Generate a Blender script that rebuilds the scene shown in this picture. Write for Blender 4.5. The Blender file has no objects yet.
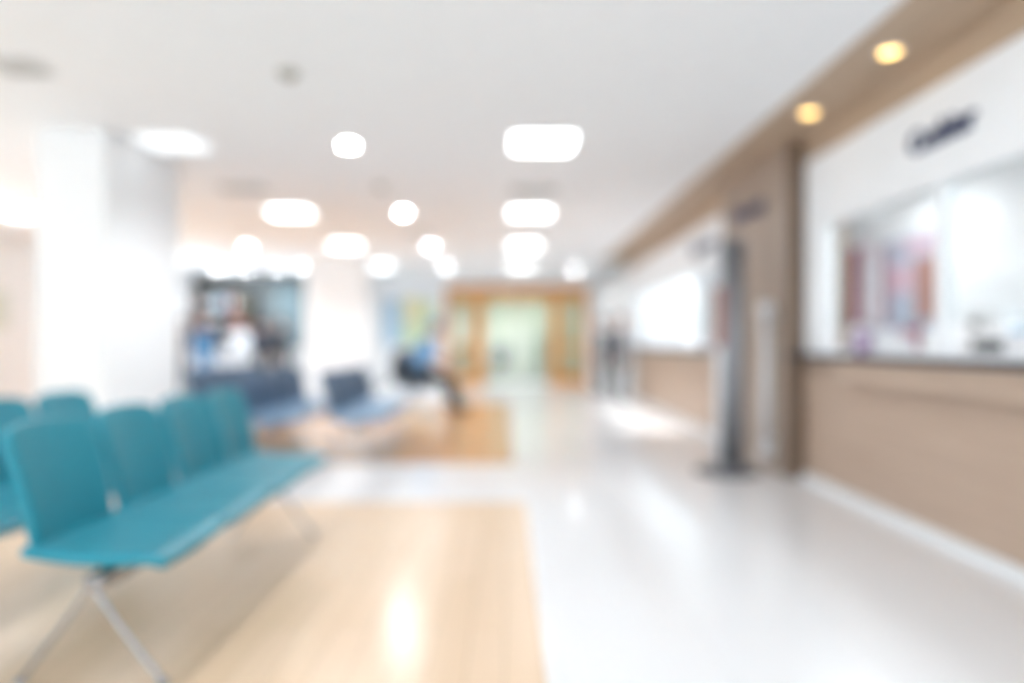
import bpy, bmesh, math, random
from mathutils import Vector, Matrix
random.seed(4)
S=bpy.context.scene
COL=S.collection
try:
    S.view_settings.view_transform='Standard'; S.view_settings.look='None'
    S.view_settings.exposure=1.15
except Exception as e: print(e)

def lin(c):
    c=c/255.0
    return c/12.92 if c<=0.04045 else ((c+0.055)/1.055)**2.4
def rgb(r,g,b): return (lin(r),lin(g),lin(b),1)
MATS={}
def mat(name,c,rough=0.5,metal=0.0,var=0.06,scale=6.0,spec=0.5,emit=0,alpha=1,coat=0):
    if name in MATS: return MATS[name]
    m=bpy.data.materials.new(name); m.use_nodes=True
    nt=m.node_tree; b=nt.nodes['Principled BSDF']
    b.inputs['Roughness'].default_value=rough; b.inputs['Metallic'].default_value=metal
    b.inputs['Specular IOR Level'].default_value=spec
    b.inputs['Coat Weight'].default_value=coat
    col=rgb(*c)
    n=nt.nodes.new('ShaderNodeTexNoise'); n.inputs['Scale'].default_value=scale
    t=nt.nodes.new('ShaderNodeTexCoord'); nt.links.new(t.outputs['Object'],n.inputs['Vector'])
    r=nt.nodes.new('ShaderNodeValToRGB')
    r.color_ramp.elements[0].position=.3; r.color_ramp.elements[1].position=.7
    r.color_ramp.elements[0].color=tuple(min(1,v*(1-var)) for v in col[:3])+(1,)
    r.color_ramp.elements[1].color=tuple(min(1,v*(1+var)) for v in col[:3])+(1,)
    nt.links.new(n.outputs['Fac'],r.inputs['Fac']); nt.links.new(r.outputs['Color'],b.inputs['Base Color'])
    if emit:
        b.inputs['Emission Color'].default_value=col; b.inputs['Emission Strength'].default_value=emit
    MATS[name]=m; return m
def lampmat(name,col,strength):
    if name in MATS: return MATS[name]
    m=bpy.data.materials.new(name); m.use_nodes=True
    nt=m.node_tree; nt.nodes.clear()
    o=nt.nodes.new('ShaderNodeOutputMaterial'); e=nt.nodes.new('ShaderNodeEmission')
    e.inputs['Color'].default_value=tuple(col)+(1,); e.inputs['Strength'].default_value=strength
    nt.links.new(e.outputs[0],o.inputs[0]); MATS[name]=m; return m
def glass(name,tint=(235,242,242),refl=0.08,tr=None):
    if name in MATS: return MATS[name]
    m=bpy.data.materials.new(name); m.use_nodes=True
    nt=m.node_tree; nt.nodes.clear()
    o=nt.nodes.new('ShaderNodeOutputMaterial'); mx=nt.nodes.new('ShaderNodeMixShader')
    a=nt.nodes.new('ShaderNodeBsdfTransparent'); g=nt.nodes.new('ShaderNodeBsdfGlossy')
    a.inputs['Color'].default_value=rgb(*tint); g.inputs['Roughness'].default_value=.05
    mx.inputs['Fac'].default_value=refl
    nt.links.new(a.outputs[0],mx.inputs[1]); nt.links.new(g.outputs[0],mx.inputs[2]); nt.links.new(mx.outputs[0],o.inputs[0])
    MATS[name]=m; return m
def woodmat(name,c1,c2,axis='Y',rough=.35,scale=1.0,coat=0):
    if name in MATS: return MATS[name]
    m=bpy.data.materials.new(name); m.use_nodes=True
    nt=m.node_tree; b=nt.nodes['Principled BSDF']; b.inputs['Roughness'].default_value=rough
    b.inputs['Coat Weight'].default_value=coat; b.inputs['Coat Roughness'].default_value=.1
    t=nt.nodes.new('ShaderNodeTexCoord'); mp=nt.nodes.new('ShaderNodeMapping')
    s={'X':(.5,9,9),'Y':(9,.5,9),'Z':(9,9,.5)}[axis]
    mp.inputs['Scale'].default_value=tuple(v*scale for v in s)
    n=nt.nodes.new('ShaderNodeTexNoise'); n.inputs['Scale'].default_value=2; n.inputs['Detail'].default_value=6
    r=nt.nodes.new('ShaderNodeValToRGB')
    r.color_ramp.elements[0].position=.35; r.color_ramp.elements[1].position=.65
    r.color_ramp.elements[0].color=rgb(*c1); r.color_ramp.elements[1].color=rgb(*c2)
    nt.links.new(t.outputs['Object'],mp.inputs['Vector']); nt.links.new(mp.outputs[0],n.inputs['Vector'])
    nt.links.new(n.outputs['Fac'],r.inputs['Fac']); nt.links.new(r.outputs['Color'],b.inputs['Base Color'])
    MATS[name]=m; return m
def plankmat(name,c1,c2,rough=.18):
    m=bpy.data.materials.new(name); m.use_nodes=True
    nt=m.node_tree; b=nt.nodes['Principled BSDF']; b.inputs['Roughness'].default_value=rough
    b.inputs['Specular IOR Level'].default_value=.5
    t=nt.nodes.new('ShaderNodeTexCoord'); mp=nt.nodes.new('ShaderNodeMapping')
    mp.inputs['Rotation'].default_value=(0,0,math.radians(90))
    br=nt.nodes.new('ShaderNodeTexBrick'); br.inputs['Color1'].default_value=rgb(*c1); br.inputs['Color2'].default_value=rgb(*c2)
    br.inputs['Mortar'].default_value=tuple(v*.75 for v in rgb(*c1)[:3])+(1,)
    br.inputs['Scale'].default_value=1; br.inputs['Mortar Size'].default_value=.003
    br.inputs['Brick Width'].default_value=1.2; br.inputs['Row Height'].default_value=.14
    nt.links.new(t.outputs['Object'],mp.inputs['Vector']); nt.links.new(mp.outputs[0],br.inputs['Vector'])
    n=nt.nodes.new('ShaderNodeTexNoise'); n.inputs['Scale'].default_value=1.3
    mx=nt.nodes.new('ShaderNodeMixRGB'); mx.blend_type='MULTIPLY'; mx.inputs['Fac'].default_value=.06
    nt.links.new(br.outputs['Color'],mx.inputs[1]); nt.links.new(n.outputs['Fac'],mx.inputs[2])
    nt.links.new(mx.outputs[0],b.inputs['Base Color'])
    return m
def tilemat(name,c,rough=.12):
    m=bpy.data.materials.new(name); m.use_nodes=True
    nt=m.node_tree; b=nt.nodes['Principled BSDF']; b.inputs['Roughness'].default_value=rough
    b.inputs['Specular IOR Level'].default_value=.5
    t=nt.nodes.new('ShaderNodeTexCoord')
    br=nt.nodes.new('ShaderNodeTexBrick'); br.offset=0
    br.inputs['Color1'].default_value=rgb(*c); br.inputs['Color2'].default_value=rgb(*[v-2 for v in c])
    br.inputs['Mortar'].default_value=rgb(*[v-16 for v in c])
    br.inputs['Scale'].default_value=1; br.inputs['Mortar Size'].default_value=.002
    br.inputs['Brick Width'].default_value=.6; br.inputs['Row Height'].default_value=.6
    nt.links.new(t.outputs['Object'],br.inputs['Vector']); nt.links.new(br.outputs['Color'],b.inputs['Base Color'])
    return m

def link(o,parent=None):
    COL.objects.link(o)
    if parent: o.parent=parent
    return o
def empty(name,loc=(0,0,0),rz=0):
    e=bpy.data.objects.new(name,None); e.location=loc; e.rotation_euler=(0,0,rz); e.empty_display_size=.1
    COL.objects.link(e); return e
def box(name,x0,x1,y0,y1,z0,z1,m,parent=None,bev=0):
    bm=bmesh.new(); bmesh.ops.create_cube(bm,size=1)
    c=((x0+x1)/2,(y0+y1)/2,(z0+z1)/2); s=(x1-x0,y1-y0,z1-z0)
    for v in bm.verts: v.co=Vector((v.co.x*s[0],v.co.y*s[1],v.co.z*s[2]))
    if bev: bmesh.ops.bevel(bm,geom=list(bm.edges),offset=bev,segments=3,affect='EDGES',profile=.5)
    me=bpy.data.meshes.new(name); bm.to_mesh(me); bm.free(); me.materials.append(m)
    o=bpy.data.objects.new(name,me); o.location=c
    return link(o,parent)
def cyl(name,p0,p1,r,m,parent=None,r2=None,seg=20):
    p0=Vector(p0); p1=Vector(p1); d=p1-p0
    bm=bmesh.new(); bmesh.ops.create_cone(bm,cap_ends=True,segments=seg,radius1=r,radius2=r if r2 is None else r2,depth=d.length)
    q=d.to_track_quat('Z','Y').to_matrix().to_4x4()
    bm.transform(q)
    me=bpy.data.meshes.new(name); bm.to_mesh(me); bm.free(); me.materials.append(m)
    for p in me.polygons: p.use_smooth=len(p.vertices)==4
    o=bpy.data.objects.new(name,me); o.location=(p0+p1)/2
    return link(o,parent)
def tube(name,pts,r,m,parent=None,smooth=True):
    cu=bpy.data.curves.new(name,'CURVE'); cu.dimensions='3D'; cu.bevel_depth=r; cu.bevel_resolution=4; cu.use_fill_caps=True
    sp=cu.splines.new('BEZIER'); sp.bezier_points.add(len(pts)-1)
    for bp,p in zip(sp.bezier_points,pts):
        bp.co=p; bp.handle_left_type=bp.handle_right_type='AUTO' if smooth else 'VECTOR'
    cu.materials.append(m)
    o=bpy.data.objects.new(name,cu); return link(o,parent)

# ---------------- materials
WHITE=mat('white_paint',(243,245,247),.6,var=.008)
CEIL=mat('ceiling_paint',(245,247,249),.8,var=.008)
GREYW=mat('offwhite_paint',(232,234,235),.6,var=.01)
BEIGE=woodmat('beige_laminate',(176,153,135),(188,165,146),'Y',.4)
BEIGEV=woodmat('beige_laminate_vertical',(154,136,121),(166,147,132),'Z',.4)
BROWN=woodmat('brown_laminate',(112,93,78),(122,102,86),'Z',.4)
SOFF=woodmat('soffit_laminate',(180,157,134),(192,169,145),'Y',.5)
OAK=woodmat('oak_frame',(208,144,76),(222,160,90),'Z',.35)
GRANITE=mat('dark_granite',(58,50,56),.15,var=.35,scale=60)
STEEL=mat('brushed_steel',(144,146,151),.5,.5,var=.05,scale=20)
CHROME=mat('chrome',(160,162,167),.25,.8,var=.02)
ALU=mat('aluminium',(236,237,240),.35,.1,var=.02)
NAVY=mat('navy_letters',(32,44,88),.4)
BLACK=mat('black_plastic',(12,12,16),.4)
TEAL=mat('teal_vinyl',(18,132,152),.45,var=.05,scale=3)
BLUE=mat('slate_blue_vinyl',(54,82,110),.45,var=.06,scale=3)
BLUES=mat('light_blue_vinyl',(102,138,170),.45,var=.06,scale=3)
GL=glass('clear_glass',(248,250,250),.05)
GLD=glass('tinted_glass',(224,230,222),.08)

# ---------------- room shell
CH=2.98
FT=tilemat('white_tile',(235,235,237))
box('floor',-8.1,6.1,-3,22,-.1,0,FT)
W1=plankmat('pale_maple_planks',(230,201,170),(237,209,180),.22)
W2=plankmat('warm_maple_planks',(208,158,114),(218,172,128),.16)
box('floor_wood_inlay',-8,.14,.6,5.1,.0,.003,W1)
box('floor_wood_inlay.001',-8,.06,6.7,13.6,.0,.003,W2)
box('ceiling',-8.1,6.1,-3.1,22,CH,CH+.1,CEIL)
def wall_left():
    op=[(-2.5,.6),(1.0,2.4),(6.2,10.0),(12.0,14.0),(14.3,16.4)]  # window openings added out of view so daylight brightens the room
    y=-3; k=0
    for i,(a,b) in enumerate(op):
        box('wall_left' if i==0 else 'wall_left.%03d'%i,-8.1,-8,y,a,0,CH,WHITE)
        box('wall_left_sill.%03d'%i,-8.1,-8,a,b,0,.5,WHITE)
        box('wall_left_lintel.%03d'%i,-8.1,-8,a,b,2.8,CH,WHITE)
        w=empty('unseen_fill_window_%d'%(i+1))
        box('frame_bottom',-8.08,-8.0,a,b,.5,.56,ALU,w); box('frame_top',-8.08,-8.0,a,b,2.74,2.8,ALU,w)
        n=2
        for q in range(n+1):
            yy=a+(b-a)*q/n; y0=max(a,yy-.03); y1=min(b,yy+.03)
            box('frame_bar_%d'%q,-8.08,-8.0,y0,y1,.56,2.74,ALU,w)
        box('pane',-8.045,-8.04,a,b,.56,2.74,GL,w)
        y=b
    box('wall_left.%03d'%len(op),-8.1,-8,y,22,0,CH,WHITE)
wall_left()
# unseen wall added behind the viewpoint to cut near light, with a glazed opening
box('wall_light_block',-8.1,-4.0,-3.1,-3,0,CH,WHITE)
box('wall_light_block_right',2.0,6.1,-3.1,-3,0,CH,WHITE)
box('wall_light_block_header',-4.0,2.0,-3.1,-3,2.5,CH,WHITE)
en=empty('unseen_entrance_glazing')  # unseen entrance glazing, added to let world light in
for i,x in enumerate((-4.0,-2.3,-1.1,.1,1.94)): box('frame_%d'%i,x,x+.06,-3.08,-3.02,0,2.5,ALU,en)
box('head',-4.0,2.0,-3.08,-3.02,2.44,2.5,ALU,en); box('glazing',-3.94,1.94,-3.055,-3.045,0.02,2.44,GL,en)
box('wall_right',6,6.1,-3,22,0,CH,WHITE)
box('wall_far',-8,-1.72,19,19.12,0,CH,WHITE)
box('wall_far_right',2.26,6,19,19.12,0,CH,WHITE)
box('wall_far_header',-1.72,2.26,19,19.12,2.75,CH,WHITE)
box('wall_vestibule',-8,6,21.9,22,0,CH,mat('vestibule_paint',(236,238,224),.6))
box('baseboard_left',-8,-7.98,-3,19,0,.1,GREYW)
box('baseboard_far',-8,-1.75,18.98,19,0,.1,GREYW)
def column(n,x0,x1,y0,y1):
    e=empty(n,(0,0,0))
    box('shaft',x0,x1,y0,y1,.1,CH,WHITE,e,.01)
    box('skirting',x0-.012,x1+.012,y0-.012,y1+.012,0,.1,GREYW,e)
    return e
column('square_column',-3.9,-3.33,5.65,6.95)
column('square_column.001',-4.38,-3.08,14.8,15.6)

# right-hand service frontage
box('trim_1_soffit_panel',2.07,2.6,-3,15,CH-.02,CH,SOFF)
box('wall_counter_bulkhead',2.6,2.72,-3,15,2.75,CH,SOFF)
box('wall_service_end',2.6,2.72,14.0,19,0,2.75,WHITE)
box('pillar_panelled',2.46,3.0,5.98,7.8,0,CH-.02,BEIGEV)
box('trim_2_pillar_edge',2.45,2.601,5.955,5.98,0,CH-.02,BROWN)
def frontage(n,y0,y1,mull,ins=0.35):
    e=empty(n)
    box('lower_panel',2.6,2.7,y0,y1,.06,1.06,BEIGE,e)
    box('toe_kick',2.57,2.7,y0,y1,0,.06,GREYW,e)
    box('stone_top',2.42,3.05,y0,y1,1.06,1.10,GRANITE,e,.006)
    box('fascia',2.6,2.7,y0,y1,2.15,2.75,WHITE,e)
    box('jamb_far',2.6,2.7,y1-ins,y1,1.10,2.15,WHITE,e)
    ys=[y0]+mull+[y1-ins]
    for i,y in enumerate(mull): box('mullion_%d'%i,2.59,2.68,y-.03,y+.03,1.1,2.15,WHITE,e)
    box('sill_rail',2.61,2.67,y0,y1-ins,1.10,1.14,WHITE,e)
    for i in range(len(ys)-1):
        box('glass_pane_%d'%i,2.635,2.641,ys[i]+.03,ys[i+1]-.03,1.30,2.15,GL,e)
    return e
frontage('service_counter',-3,5.95,[-1,.7,2.4,4.1])
box('counter_shelf_box',2.47,2.6,2.6,5.15,.9,1.058,BEIGE,None,.005)
frontage('service_counter.001',7.82,14.0,[9.3,10.8,12.3],.25)
box('wall_staff_back',4.8,4.9,-3,14,0,CH,WHITE)
box('wall_staff_divider',2.75,4.8,9.9,10,0,CH,WHITE)
box('wall_staff_end',2.75,4.8,13.9,14,0,CH,WHITE)

def poster(n,x,y0,y1,z0,z1,base,blocks):
    e=empty(n)
    box('sheet',x-.02,x,y0,y1,z0,z1,base,e)
    for i,(a,b,c,d,m) in enumerate(blocks):
        box('print_%d'%i,x-.024,x-.02,y0+(y1-y0)*a,y0+(y1-y0)*b,z0+(z1-z0)*c,z0+(z1-z0)*d,m,e)
RED=mat('red_print',(158,60,80),.5); PINK=mat('pink_print',(202,166,180),.5); TAN=mat('tan_print',(158,112,100),.5); PAPER=mat('paper_white',(232,233,236),.6)
GRN=mat('pale_green_print',(200,218,170),.5); PBL=mat('pale_blue_print',(172,206,228),.5); YEL=mat('pale_yellow_print',(230,222,170),.5)
GRYP=mat('grey_print',(170,178,196),.5)
poster('wall_poster',4.8,9.0,9.55,1.4,2.5,PINK,[(.4,.9,.05,.95,RED),(.05,.3,.1,.9,PAPER)])
poster('wall_poster.001',4.8,7.5,8.75,1.35,2.45,GRYP,[(.05,.4,.1,.75,TAN),(.45,.9,.4,.7,PINK),(.86,.96,.05,.95,RED),(.1,.6,.82,.95,PINK)])
poster('wall_poster.002',4.8,5.2,6.2,1.4,2.2,PAPER,[(.1,.9,.6,.9,PINK),(.1,.9,.1,.5,PBL)])
def desk(n,y0,y1):
    e=empty(n)
    box('top',3.15,3.75,y0,y1,.72,.75,GREYW,e,.005)
    box('leg_1',3.2,3.7,y0+.02,y0+.05,0,.72,GREYW,e); box('leg_2',3.2,3.7,y1-.05,y1-.02,0,.72,GREYW,e)
    box('modesty_panel',3.2,3.22,y0+.05,y1-.05,.2,.7,GREYW,e)
desk('staff_desk',1.5,5.2); desk('staff_desk.001',8.2,9.7)
def monitor(n,x,y,z,rz):
    e=empty(n,(x,y,z),rz)
    box('screen_shell',-.02,.02,-.26,.26,.12,.46,BLACK,e,.008)
    box('screen',-.024,-.02,-.24,.24,.14,.44,mat('screen_face',(60,80,110),.2),e)
    cyl('stem',(.02,0,.02),(.02,0,.2),.02,BLACK,e)
    box('foot',-.09,.11,-.12,.12,0,.015,BLACK,e,.004)
monitor('computer_monitor',3.5,4.75,.75,math.radians(200)); monitor('computer_monitor.001',3.5,3.2,.75,math.radians(180))
monitor('computer_monitor.002',3.5,8.8,.75,math.radians(180))
def printer(n,x,y,z):
    e=empty(n,(x,y,z))
    box('body',-.2,.2,-.22,.22,0,.28,WHITE,e,.02); box('paper_tray',-.3,-.2,-.15,.15,.06,.08,GREYW,e); box('lid',-.19,.19,-.21,.21,.28,.31,GREYW,e,.01)
    box('control_panel',-.205,-.2,.05,.18,.18,.25,BLACK,e)
cab=empty('filing_cabinet')
box('carcass',4.3,4.78,5.0,6.8,0,1.15,GREYW,cab,.005)
for i in range(3):
    for j in range(3):
        box('drawer_%d_%d'%(i,j),4.285,4.3,5.03+.6*i,5.57+.6*i,.06+.36*j,.38+.36*j,WHITE,cab,.004)
        box('pull_%d_%d'%(i,j),4.27,4.285,5.22+.6*i,5.38+.6*i,.25+.36*j,.27+.36*j,STEEL,cab)
printer('desktop_printer',4.53,6.2,1.15)
def brochure(n,x,y,z,cols,rz=0):
    e=empty(n,(x,y,z),rz)
    box('base',-.07,.09,-.12,.12,0,.01,GL,e)
    box('back',.06,.066,-.12,.12,.01,.24,GL,e)
    for i,c in enumerate(cols):
        b=box('leaflet_%d'%i,-.03+.03*i,-.02+.03*i,-.1,.1,.012,.14+.03*i,c,e)
VIO=mat('violet_print',(160,140,176),.5)
brochure('brochure_holder',2.72,5.2,1.1,[PINK,VIO,PAPER])
brochure('brochure_holder.001',2.72,4.65,1.1,[PAPER,PINK,RED])
brochure('brochure_holder.002',2.72,3.6,1.1,[PAPER,PBL])
brochure('brochure_holder.003',2.72,8.4,1.1,[PAPER,PINK])
def pump(n,x,y,z):
    e=empty(n,(x,y,z))
    cyl('bottle',(0,0,0),(0,0,.15),.035,VIO,e); cyl('shoulder',(0,0,.15),(0,0,.175),.035,VIO,e,.014)
    cyl('neck',(0,0,.175),(0,0,.21),.01,PAPER,e); tube('spout',[(0,0,.21),(-.02,0,.215),(-.05,0,.205)],.006,PAPER,e)
pump('sanitizer_bottle',2.53,4.9,1.1)
def sign(n,txt,x,yc,zc,size):
    cu=bpy.data.curves.new(n,'FONT'); cu.body=txt; cu.size=size; cu.extrude=.01; cu.align_x='CENTER'; cu.align_y='CENTER'; cu.offset=.003
    cu.materials.append(NAVY); o=bpy.data.objects.new(n,cu); o.location=(x,yc,zc); o.rotation_euler=(math.radians(90),0,math.radians(-90)); link(o)
sign('counter_sign_letters','Cashier',2.588,4.08,2.45,.20)
sign('pillar_sign_letters','Pharmacy',2.448,6.95,2.53,.22)
sign('counter_sign_letters.001','Registration',2.588,9.0,2.45,.22)

gd=empty('door_pull_handle')
cyl('grip',(2.37,6.25,.2),(2.37,6.25,1.5),.04,ALU,gd)
for z in (.3,1.4): cyl('standoff_%d'%(z*10),(2.37,6.25,z),(2.46,6.25,z),.018,ALU,gd)
for z in (.2,1.5): cyl('cap_%d'%(z*10),(2.37,6.25,z-.05),(2.37,6.25,z+.05),.065,ALU,gd)
ts=empty('steel_post_stand',(2.03,6.3,0))
cyl('base_disc',(0,0,0),(0,0,.025),.29,mat('dark_steel',(76,78,84),.4,.4),ts,.28,48)
cyl('base_collar',(0,0,.025),(0,0,.06),.15,STEEL,ts,.11,32)
cyl('upright_front',(-.08,0,.03),(-.08,0,2.05),.03,ALU,ts)
cyl('post',(.06,.02,.03),(.06,.02,2.1),.11,STEEL,ts,seg=40)
cyl('cap',(.06,.02,2.1),(.06,.02,2.13),.12,STEEL,ts,seg=40)
box('notice',-.13,-.03,-.06,-.046,1.15,1.7,TAN,ts)

# ---------------- seats
def sheet(name,f,nu,nv,thick,m,parent):
    me=bpy.data.meshes.new(name); vs=[];fs=[]
    for j in range(nv+1):
        for i in range(nu+1): vs.append(f(i/nu,j/nv))
    for j in range(nv):
        for i in range(nu):
            a=j*(nu+1)+i; fs.append((a,a+1,a+nu+2,a+nu+1))
    me.from_pydata(vs,[],fs); me.materials.append(m)
    for p in me.polygons: p.use_smooth=True
    o=bpy.data.objects.new(name,me); link(o,parent)
    so=o.modifiers.new('so','SOLIDIFY'); so.thickness=thick; so.offset=0
    sb=o.modifiers.new('sb','SUBSURF'); sb.levels=2; sb.render_levels=2
    return o
def seatf(yc,w):
    def f(u,v):
        x=-.02+.50*v
        z=.455-.035*math.sin(v*math.pi)*.6 + (.02*(1-v)) 
        if v>.85: z-=((v-.85)/.15)**2*.03
        k=w/2*(1-.03*max(0,(v-.9)/.1)**2)
        y=(u-.5)*2*k
        z+=.010*(2*u-1)**2
        return (x,yc+y,z)
    return f
def backf(yc,w):
    def f(u,v):
        z=.44+.475*v
        x=-.01-.115*v+.018*math.sin(v*math.pi)
        k=w/2*(.92+.08*math.sin(min(1,v*1.3)*math.pi/2))
        if v>.85: k*=1-.12*((v-.85)/.15)**2
        a=2*u-1
        z-= (.025*v*v)*abs(a)**4
        x+=.03*a*a
        return (x,yc+a*k,z)
    return f
def bench(name,X,y0,n,mb,ms,pitch=.53):
    e=empty(name,(X,y0,0))
    for i in range(n):
        yc=pitch*(i+.5)
        sheet('seat_%d'%(i+1),seatf(yc,pitch+.01),10,14,.045,ms,e)
        sheet('backrest_%d'%(i+1),backf(yc,pitch-.03),10,14,.04,mb,e)
        tube('bracket_%d'%(i+1),[(.22,yc,.38),(.02,yc,.40),(-.05,yc,.5),(-.085,yc,.7)],.012,CHROME,e)
    L=pitch*n
    box('beam',.18,.25,.04,L-.04,.335,.39,CHROME,e,.008)
    for k,yy in enumerate((.07,L-.22)):
        tube('leg_%d_front'%k,[(.20,yy,.34),(.24,yy,.28),(.38,yy,.09),(.44,yy-.0,.015)],.010,CHROME,e)
        tube('leg_%d_rear'%k,[(.18,yy,.34),(.14,yy,.28),(0,yy,.09),(-.06,yy,.015)],.010,CHROME,e)
        cyl('foot_%d_front'%k,(.44,yy,0),(.44,yy,.02),.02,STEEL,e); cyl('foot_%d_rear'%k,(-.06,yy,0),(-.06,yy,.02),.02,STEEL,e)
    return e
bench('beam_seating',-1.64,2.31,4,TEAL,TEAL)
bench('beam_seating.001',-2.48,2.1,4,TEAL,TEAL)
bench('beam_seating.002',-1.70,6.5,4,BLUE,BLUES)
bench('beam_seating.003',-2.50,6.4,4,BLUE,BLUES)
bench('beam_seating.004',-3.28,7.1,4,BLUE,BLUES)
bench('beam_seating.005',-1.75,11.0,2,BLUE,BLUES)

# ---------------- far doorway (oak, glazed)
dr=empty('door_1')
fy0,fy1=18.95,19.1
box('head',-1.7,2.25,fy0,fy1,2.35,2.74,OAK,dr)
for i,(a,b) in enumerate([(-1.7,-1.52),(-1.02,-.62),(1.2,1.55),(2.05,2.25)]): box('post_%d'%i,a,b,fy0,fy1,0,2.35,OAK,dr)
for i,(a,b) in enumerate([(-1.52,-1.02),(1.55,2.05)]):
    box('side_kick_%d'%i,a,b,fy0+.03,fy1-.03,0,.25,OAK,dr); box('side_mid_%d'%i,a,b,fy0+.03,fy1-.03,1.0,1.1,OAK,dr)
    box('side_glass_%d'%i,a,b,fy0+.06,fy0+.07,.25,2.35,GLD,dr)
box('centre_stile',.27,.31,fy0+.04,fy0+.1,0,2.35,ALU,dr)
for i,(a,b) in enumerate([(-.62,.27),(.31,1.2)]):
    box('leaf_glass_%d'%i,a,b,fy0+.06,fy0+.07,.08,2.35,GLD,dr); box('leaf_rail_%d'%i,a,b,fy0+.05,fy0+.08,0,.08,ALU,dr)
    cyl('leaf_handle_%d'%i,(.2 if i==0 else .38,fy0+.0,.9),(.2 if i==0 else .38,fy0+.0,1.3),.015,CHROME,dr)
def plant(n,x,y,h=1.3):
    e=empty(n,(x,y,0)); cyl('pot',(0,0,0),(0,0,.35),.15,PAPER,e,.2)
    cyl('soil',(0,0,.33),(0,0,.355),.185,BLACK,e)
    g=mat('leaf_green',(94,130,80),.5,var=.25)
    bm=bmesh.new()
    for i in range(60):
        a=random.uniform(0,6.28); t=random.uniform(.1,.55); L=random.uniform(.35,.6); z=.4+random.random()*(h-.9)
        d=Vector((math.cos(a),math.sin(a),0)); s=Vector((-d.y,d.x,0))
        prev=None
        for k in range(5):
            q=k/4; w=.045*math.sin(math.pi*(q*.9+.08)); c=d*(.02+L*q*.6)+Vector((0,0,z+L*q*(1.1-q*.8)))
            cur=(bm.verts.new(c-s*w),bm.verts.new(c+s*w))
            if prev: bm.faces.new((prev[0],prev[1],cur[1],cur[0]))
            prev=cur
    me=bpy.data.meshes.new('foliage'); bm.to_mesh(me); bm.free(); me.materials.append(g); o=bpy.data.objects.new('foliage',me); link(o,e)
    cyl('stem',(0,0,.35),(0,0,h-.3),.015,g,e)
plant('potted_plant',.95,21.2,1.7)
ac=empty('office_armchair',(-.2,20.6,0))
box('seat',-.28,.28,-.28,.28,.38,.5,BLACK,ac,.04); box('back',-.28,.28,.22,.34,.45,1.1,BLACK,ac,.04)
for s in (-1,1):
    box('armrest_%d'%s,s*.3-.03,s*.3+.03,-.25,.25,.62,.68,BLACK,ac,.01)
    for t in (-1,1): cyl('leg_%d_%d'%(s,t),(s*.26,t*.24,0),(s*.3,t*.24,.62),.018,CHROME,ac)
nb=empty('wall_notice_board')
box('board',-3.5,-1.95,18.96,18.999,.95,2.5,PAPER,nb,.005)
for i,(a,b,c,d,m) in enumerate([(-3.4,-2.95,1.1,2.35,PBL),(-2.88,-2.4,1.1,1.7,GRN),(-2.88,-2.4,1.78,2.4,YEL),(-2.33,-2.03,1.1,2.35,GRN)]):
    box('sheet_%d'%i,a,b,18.95,18.962,c,d,m,nb)
poster('wall_poster.003',-7.98,10.3,10.95,1.4,2.0,mat('sage_print',(222,228,220),.5),[])

# ---------------- dispensary area, far left
DK=mat('slate_wall',(108,118,122),.3,var=.15,scale=2); DT=mat('teal_panel',(104,124,132),.3)
box('wall_dispensary',-8,-5.0,17.5,17.6,0,2.9,DK)
sh=empty('medicine_shelf')
box('frame_back',-7.9,-6.4,17.44,17.5,.0,2.5,mat('shelf_back',(66,68,72),.4),sh)
for k in range(7): box('board_%d'%k,-7.9,-6.4,17.1,17.44,.1+.38*k,.13+.38*k,mat('shelf_wood',(130,110,94),.5),sh)
for k in (0,1,2): box('upright_%d'%k,-7.9+.735*k,-7.87+.735*k,17.1,17.44,0,2.45,BLACK,sh)
bcs=[PAPER,RED,PBL,TAN,mat('grey_box',(130,135,140)),mat('olive_box',(120,120,100)),YEL]
bm=bmesh.new(); me=bpy.data.meshes.new('cartons')
for c in bcs: me.materials.append(c)
for k in range(6):
    x=-7.82
    while x<-6.55:
        w=random.uniform(.06,.16); h=random.uniform(.1,.28)
        r=bmesh.ops.create_cube(bm,size=1); mi=random.randrange(len(bcs))
        for v in r['verts']: v.co=Vector((x+w/2+v.co.x*w,17.25+v.co.y*.2,.13+.38*k+h/2+v.co.z*h))
        for v in r['verts']:
            for f in v.link_faces: f.material_index=mi
        x+=w+random.uniform(.01,.12)
bm.to_mesh(me); bm.free(); o=bpy.data.objects.new('cartons',me); link(o,sh)
box('wall_panel_teal',-5.9,-5.05,17.42,17.5,.0,2.75,DT)
cb=empty('dispensary_counter')
box('body',-7.8,-4.9,15.9,16.4,0,.95,GREYW,cb); box('top',-7.85,-4.85,15.85,16.45,.95,1.0,WHITE,cb,.01)

# ---------------- people
SKIN=mat('skin',(200,146,118),.5,var=.04); SKIN2=mat('skin_warm',(188,128,94),.5,var=.04)
def skinmesh(name,verts,edges,radii,parent,sub=2):
    me=bpy.data.meshes.new(name+'_sk'); me.from_pydata(verts,edges,[])
    o=bpy.data.objects.new(name+'_tmp',me); COL.objects.link(o)
    o.modifiers.new('s','SKIN')
    for i,r in enumerate(radii):
        sv=me.skin_vertices[0].data[i]; sv.radius=(r,r) if not isinstance(r,tuple) else r; sv.use_root=(i==0)
    u=o.modifiers.new('u','SUBSURF'); u.levels=sub; u.render_levels=sub
    dg=bpy.context.evaluated_depsgraph_get(); dg.update()
    m2=bpy.data.meshes.new_from_object(o.evaluated_get(dg)); m2.name=name
    bpy.data.objects.remove(o)
    for p in m2.polygons: p.use_smooth=True
    o2=bpy.data.objects.new(name,m2); link(o2,parent); return o2
def segd(p,a,b):
    ab=b-a; t=max(0,min(1,(p-a).dot(ab)/max(ab.length_squared,1e-9))); return (p-a-ab*t).length
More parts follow.
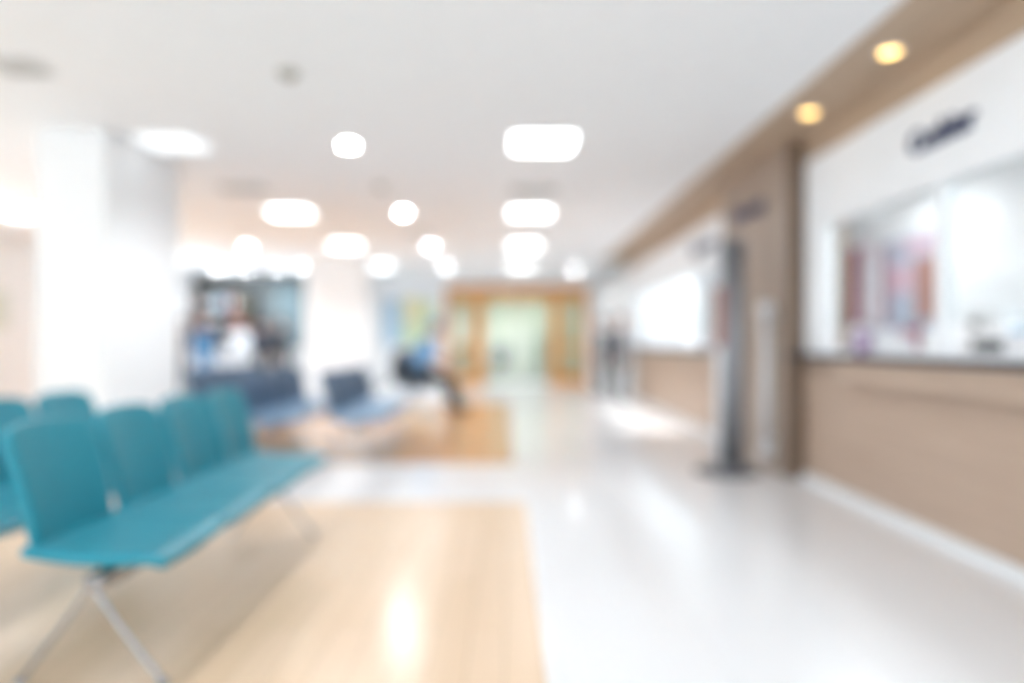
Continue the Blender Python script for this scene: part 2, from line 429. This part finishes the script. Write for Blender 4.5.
def person(name,loc,rz,top,bottom,shoe,hair,J=None,skin=SKIN,longhair=False,coat=None,headtilt=0,cap=None,sleeve=True,scale=1,rs=1):
    e=empty(name,loc,rz); e.scale=(scale,)*3
    j=dict(pel=(0,0,.93),sp=(0.01,0,1.13),ch=(0,0,1.32),nk=(0,0,1.44),hb=(.015,0,1.53),
      sl=(0,.16,1.385),sr=(0,-.16,1.385),el=(-.02,.22,1.12),er=(-.02,-.22,1.12),wl=(.07,.22,.89),wr=(.07,-.22,.89),
      hl=(0,.09,.88),hr=(0,-.09,.88),kl=(.03,.10,.49),kr=(.03,-.10,.49),al=(0,.10,.09),ar=(0,-.10,.09),tl=(.16,.12,.035),tr=(.16,-.12,.035))
    if J: j.update(J)
    order=['pel','sp','ch','nk','hb','sl','sr','el','er','wl','wr','hl','hr','kl','kr','al','ar','tl','tr']
    rad=dict(pel=(.13,.12),sp=(.125,.11),ch=(.14,.12),nk=.055,hb=.05,sl=.068,sr=.068,el=.045,er=.045,wl=.028,wr=.028,hl=.1,hr=.1,kl=.062,kr=.062,al=.042,ar=.042,tl=.035,tr=.035)
    if rs!=1:
        for k in ('pel','sp','ch'): rad[k]=tuple(v*rs for v in rad[k])
        for k in ('hl','hr','kl','kr','al','ar','sl','sr'): rad[k]*=rs
    E=[('pel','sp'),('sp','ch'),('ch','nk'),('nk','hb'),('ch','sl'),('ch','sr'),('sl','el'),('sr','er'),('el','wl'),('er','wr'),('pel','hl'),('pel','hr'),('hl','kl'),('hr','kr'),('kl','al'),('kr','ar'),('al','tl'),('ar','tr')]
    ix={k:i for i,k in enumerate(order)}
    b=skinmesh('body',[j[k] for k in order],[(ix[a],ix[c]) for a,c in E],[rad[k] for k in order],e)
    ml=[top,bottom,shoe,skin]
    for m in ml: b.data.materials.append(m)
    cls={('nk','hb'):3,('al','tl'):2,('ar','tr'):2,('hl','kl'):1,('hr','kr'):1,('kl','al'):1,('kr','ar'):1,('pel','hl'):1,('pel','hr'):1}
    if not sleeve: cls[('el','wl')]=3; cls[('er','wr')]=3
    V={k:Vector(v) for k,v in j.items()}
    for p in b.data.polygons:
        best=min(E,key=lambda s:segd(p.center,V[s[0]],V[s[1]]))
        p.material_index=cls.get(best,0)
    for s,(w,el) in enumerate((('wl','el'),('wr','er'))):
        d=(V[w]-V[el]).normalized(); side=Vector((1,0,0)) if abs(d.x)<.7 else Vector((0,0,1))
        side=(side-d*side.dot(d)).normalized(); n=d.cross(side)*(1 if s==0 else -1)
        vs=[V[w],V[w]+d*.045,V[w]+d*.08]; ed=[(0,1),(1,2)]; ra=[(.022,.03),(.02,.036),(.016,.036)]
        for k,(o_,L) in enumerate([(.03,.07),(.011,.08),(-.009,.075),(-.028,.058)]):
            a=len(vs); base=V[w]+d*.088+side*o_
            vs+=[base,base+d*L*.5+n*.008,base+d*L*.9+n*.028]; ed+=[(2,a),(a,a+1),(a+1,a+2)]; ra+=[.0105,.009,.0075]
        a=len(vs); vs+=[V[w]+d*.045+side*.035,V[w]+d*.075+side*.055+n*.01,V[w]+d*.10+side*.06+n*.02]; ed+=[(1,a),(a,a+1),(a+1,a+2)]; ra+=[.013,.011,.009]
        h=skinmesh('hand_%d'%s,vs,ed,ra,e,1); h.data.materials.append(skin)
    hb=V['hb']; he=bpy.data.objects.new('head_pivot',None); he.location=hb; he.rotation_euler=(0,headtilt,0); he.empty_display_size=.05; link(he,e)
    bm=bmesh.new(); bmesh.ops.create_uvsphere(bm,u_segments=32,v_segments=24,radius=1)
    for v in bm.verts:
        x,y,z=v.co
        jaw=1-.28*max(0,-z)
        nx=x*.095*(1 if x<0 else (1-.06*max(0,-z))); ny=y*.075*jaw; nz=z*.118
        if x>.6:
            nx+=.022*math.exp(-(y/.16)**2)*math.exp(-((z+.12)/.16)**2)
            nx-=.010*math.exp(-((abs(y)-.38)/.16)**2)*math.exp(-((z-.06)/.12)**2)
            nx+=.005*math.exp(-(y/.3)**2)*math.exp(-((z+.48)/.08)**2)
            nx+=.008*math.exp(-(y/.3)**2)*math.exp(-((z+.85)/.15)**2)
        v.co=(nx+.015,ny,nz+.095)
    me=bpy.data.meshes.new('head'); bm.to_mesh(me); bm.free(); me.materials.append(skin)
    for p in me.polygons: p.use_smooth=True
    link(bpy.data.objects.new('head',me),he)
    def ell(nm,c,r,m,cut=None):
        bm=bmesh.new(); bmesh.ops.create_uvsphere(bm,u_segments=24,v_segments=16,radius=1)
        if cut: bmesh.ops.delete(bm,geom=[v for v in bm.verts if cut(v.co)],context='VERTS')
        for v in bm.verts: v.co=Vector((c[0]+v.co.x*r[0],c[1]+v.co.y*r[1],c[2]+v.co.z*r[2]))
        me=bpy.data.meshes.new(nm); bm.to_mesh(me); bm.free(); me.materials.append(m)
        for p in me.polygons: p.use_smooth=True
        link(bpy.data.objects.new(nm,me),he)
    for s in (-1,1):
        ell('ear_%d'%s,(.005,s*.076,.09),(.018,.009,.03),skin)
        ell('eye_%d'%s,(.092,s*.03,.1),(.01,.012,.008),PAPER); ell('iris_%d'%s,(.099,s*.03,.1),(.004,.005,.005),BLACK)
    ell('mouth',(.104,0,.042),(.006,.022,.005),mat('lips',(170,95,90)))
    ell('hair',(.002,0,.105),(.108,.088,.125),cap or hair,lambda c:(c.x>.35 and c.z<.5) or c.z<-.45)
    if longhair: ell('hair_back',(-.05,0,.03),(.06,.08,.16),hair)
    if coat:
        bm=bmesh.new(); rings=[]
        for z,rx,ry in [(1.36,.12,.17),(1.15,.13,.165),(.98,.13,.165),(.8,.15,.185),(.55,.165,.20)]:
            rings.append([bm.verts.new((math.cos(a*math.pi/12)*rx,math.sin(a*math.pi/12)*ry,z)) for a in range(24)])
        for a,c in zip(rings,rings[1:]):
            for i in range(24):
                if i in (0,23) and a is rings[-2]: continue
                bm.faces.new((a[i],a[(i+1)%24],c[(i+1)%24],c[i]))
        me=bpy.data.meshes.new('lab_coat'); bm.to_mesh(me); bm.free(); me.materials.append(coat)
        for p in me.polygons: p.use_smooth=True
        o=link(bpy.data.objects.new('lab_coat',me),e); sm=o.modifiers.new('s','SOLIDIFY'); sm.thickness=.012
    return e
HB=mat('black_hair',(30,26,26),.5); HBR=mat('brown_hair',(60,44,36),.5)
LBL=mat('light_blue_shirt',(104,158,206),.7); DKT=mat('dark_trousers',(9,9,13),.7); SHO=mat('black_shoes',(7,7,9),.4)
CO=mat('white_cotton',(226,230,236),.8); NVY=mat('navy_cotton',(28,36,58),.8); GRY=mat('grey_cotton',(60,63,72),.8)
TL=mat('blue_scrubs',(72,132,178),.8)
person('seated_visitor',(-1.52,11.55,0),0,LBL,DKT,SHO,HB,J=dict(pel=(0,0,.56),sp=(.03,0,.77),ch=(.13,0,.96),nk=(.2,0,1.08),hb=(.25,0,1.16),
  sl=(.14,.17,1.03),sr=(.14,-.17,1.03),el=(.25,.22,.78),er=(.25,-.22,.78),wl=(.46,.12,.68),wr=(.46,-.12,.68),
  hl=(.03,.09,.53),hr=(.03,-.09,.53),kl=(.46,.13,.51),kr=(.42,-.13,.52),al=(.62,.13,.09),ar=(.52,-.15,.09),tl=(.78,.14,.035),tr=(.68,-.17,.035)),
  skin=SKIN2,headtilt=.35,cap=TL,sleeve=False,scale=1.14,rs=1.4)
bp=empty('black_backpack',(-1.76,11.55,.50))
o=box('bag_body',-.13,.11,-.22,.22,0,.56,BLACK,bp,.05); o=box('bag_pocket',-.19,-.12,-.15,.15,.04,.3,BLACK,bp,.025)
for s in (-1,1): tube('strap_%d'%s,[(.10,.1*s,.5),(.22,.13*s,.6),(.38,.12*s,.5),(.36,.13*s,.24),(.11,.12*s,.1)],.012,BLACK,bp)
person('standing_visitor',(2.25,13.6,0),math.radians(-20),NVY,DKT,SHO,HB,rs=1.2)
person('standing_visitor.001',(2.15,15.2,0),math.radians(200),GRY,DKT,SHO,HBR,rs=1.1)
person('pharmacist',(-6.55,16.85,0),math.radians(-90),CO,DKT,SHO,HB,coat=CO)
person('pharmacist.001',(-6.05,16.8,0),math.radians(-110),CO,DKT,SHO,HBR,coat=CO,longhair=True)
person('nurse',(-6.75,15.2,0),math.radians(-60),TL,TL,SHO,HB)
person('standing_visitor.002',(-5.5,15.3,0),math.radians(80),NVY,DKT,SHO,HB)
person('standing_visitor.003',(-7.3,15.2,0),math.radians(60),mat('brown_cotton',(100,76,66)),DKT,SHO,HB)
person('standing_visitor.004',(-5.0,15.2,0),math.radians(170),GRY,DKT,SHO,HBR)

# ---------------- ceiling fixtures
COOL=(.94,.975,1.0)
LP=lampmat('opal_diffuser_lit',COOL,3.4); LPD=lampmat('opal_diffuser_dimmed',COOL,.7); LPS=lampmat('opal_diffuser_lit_staff',COOL,22); LD=lampmat('led_disc_lit',COOL,30); LW=lampmat('warm_led_disc_lit',(1,.64,.2),3.2)
def panel(x,y,n='ceiling_light_panel',m=None):
    e=empty(n,(x,y,CH))
    t=.29
    box('rim_a',-t,t,-t,-t+.02,-.012,0,WHITE,e); box('rim_b',-t,t,t-.02,t,-.012,0,WHITE,e)
    box('rim_c',-t,-t+.02,-t,t,-.012,0,WHITE,e); box('rim_d',t-.02,t,-t,t,-.012,0,WHITE,e)
    box('diffuser',-t+.02,t-.02,-t+.02,t-.02,-.010,-.001,m or LP,e)
def down(x,y,z=CH,r=.065,n='recessed_downlight',m=None,w=32,cone=150):
    e=empty(n,(x,y,z))
    bm=bmesh.new()
    ri=[bm.verts.new((math.cos(a*math.pi/16)*r,math.sin(a*math.pi/16)*r,-.008)) for a in range(32)]
    ro=[bm.verts.new((math.cos(a*math.pi/16)*(r+.025),math.sin(a*math.pi/16)*(r+.025),-.001)) for a in range(32)]
    for i in range(32): bm.faces.new((ri[i],ri[(i+1)%32],ro[(i+1)%32],ro[i]))
    me=bpy.data.meshes.new('bezel'); bm.to_mesh(me); bm.free(); me.materials.append(WHITE); link(bpy.data.objects.new('bezel',me),e)
    cyl('led_disc',(0,0,-.010),(0,0,-.001),r-.002,m or LD,e,seg=32)
    if w:
        l=bpy.data.lights.new('beam','SPOT'); l.energy=w; l.spot_size=math.radians(cone); l.spot_blend=.5; l.shadow_soft_size=.09; l.color=COOL
        o=bpy.data.objects.new('beam',l); o.location=(0,0,-.11); link(o,e)
    return e
for y in (-.4,2.8,6.1,9.4,12.6,16.0): panel(.32,y)  # panels nearest the camera are out of view, added for illumination
for y in (-.4,2.8,6.1,9.4,12.6,16.0): panel(-2.98,y,m=LPD if y==6.1 else None)
for y in (2.8,6.1,9.4,12.8,16.2): panel(-6.66,y)
for y,w_,c_ in ((2.9,18,140),(6.17,62,160),(9.4,58,150),(12.8,54,150),(16.2,54,150)): down(-1.43,y,w=w_,cone=c_)
for y in (12.9,16.2): down(-4.9,y)
for x,y in ((-7.1,16.6),(-6.3,16.6),(-5.6,16.6),(1.7,17.0)): down(x,y,w=18)
for y in (1.9,3.0,4.14,5.24): down(2.32,y,CH-.02,.055,'warm_downlight',LW,w=0)
for y in (1.5,4.2,7.5,11,12.8): panel(3.8,y,m=LPS)
for x in (-.5,1.2): panel(x,20.5,m=LPS)
for y in (9.6,11.0,12.4):  # added spots that stand in for a bright spill on the floor
    e=empty('added_spill_light',(2.0,y,CH))
    cyl('added_housing',(0,0,-.05),(0,0,0),.045,WHITE,e)
    l=bpy.data.lights.new('beam','SPOT'); l.energy=380; l.spot_size=math.radians(24); l.spot_blend=.8; l.shadow_soft_size=.03; l.color=(1,.98,.96)
    o=bpy.data.objects.new('beam',l); o.location=(0,0,-.06); link(o,e)
def vent(x,y,w,d):
    e=empty('ceiling_air_vent',(x,y,CH))
    box('plate',-w/2,w/2,-d/2,d/2,-.012,0,GREYW,e)
    for i in range(6): box('slat_%d'%i,-w/2+.04,w/2-.04,-d/2+d*(i+.5)/6.5,-d/2+d*(i+.5)/6.5+.02,-.02,-.012,mat('vent_grey',(190,190,187)),e)
vent(-3.05,7.9,.6,.4); vent(.32,8.0,.6,.4); vent(-3.15,4.4,.35,.3); vent(-1.44,11,.4,.4)
for y in (4.5,7.8):
    sd=empty('smoke_detector',(-1.44,y,CH)); cyl('base',(0,0,-.02),(0,0,0),.075,mat('detector_grey',(205,203,196)),sd); cyl('dome',(0,0,-.05),(0,0,-.02),.035,mat('detector_dome',(160,158,148)),sd,.06)

# ---------------- world (daylight through the added, unseen entrance glazing and left windows)
w=bpy.data.worlds.new('daylight'); S.world=w; w.use_nodes=True
bg=w.node_tree.nodes['Background']; bg.inputs['Color'].default_value=(.92,.96,1,1); bg.inputs['Strength'].default_value=2.6

# ---------------- camera
cd=bpy.data.cameras.new('camera'); cam=bpy.data.objects.new('camera',cd); COL.objects.link(cam)
cam.location=(0,0,1.2); cam.rotation_euler=(math.radians(90),0,0)
cd.lens=24; cd.sensor_width=36; cd.shift_x=5/1024; cd.clip_start=.02
cd.dof.use_dof=True; cd.dof.focus_distance=1.1; cd.dof.aperture_fstop=.53; cd.dof.aperture_blades=0
S.camera=cam
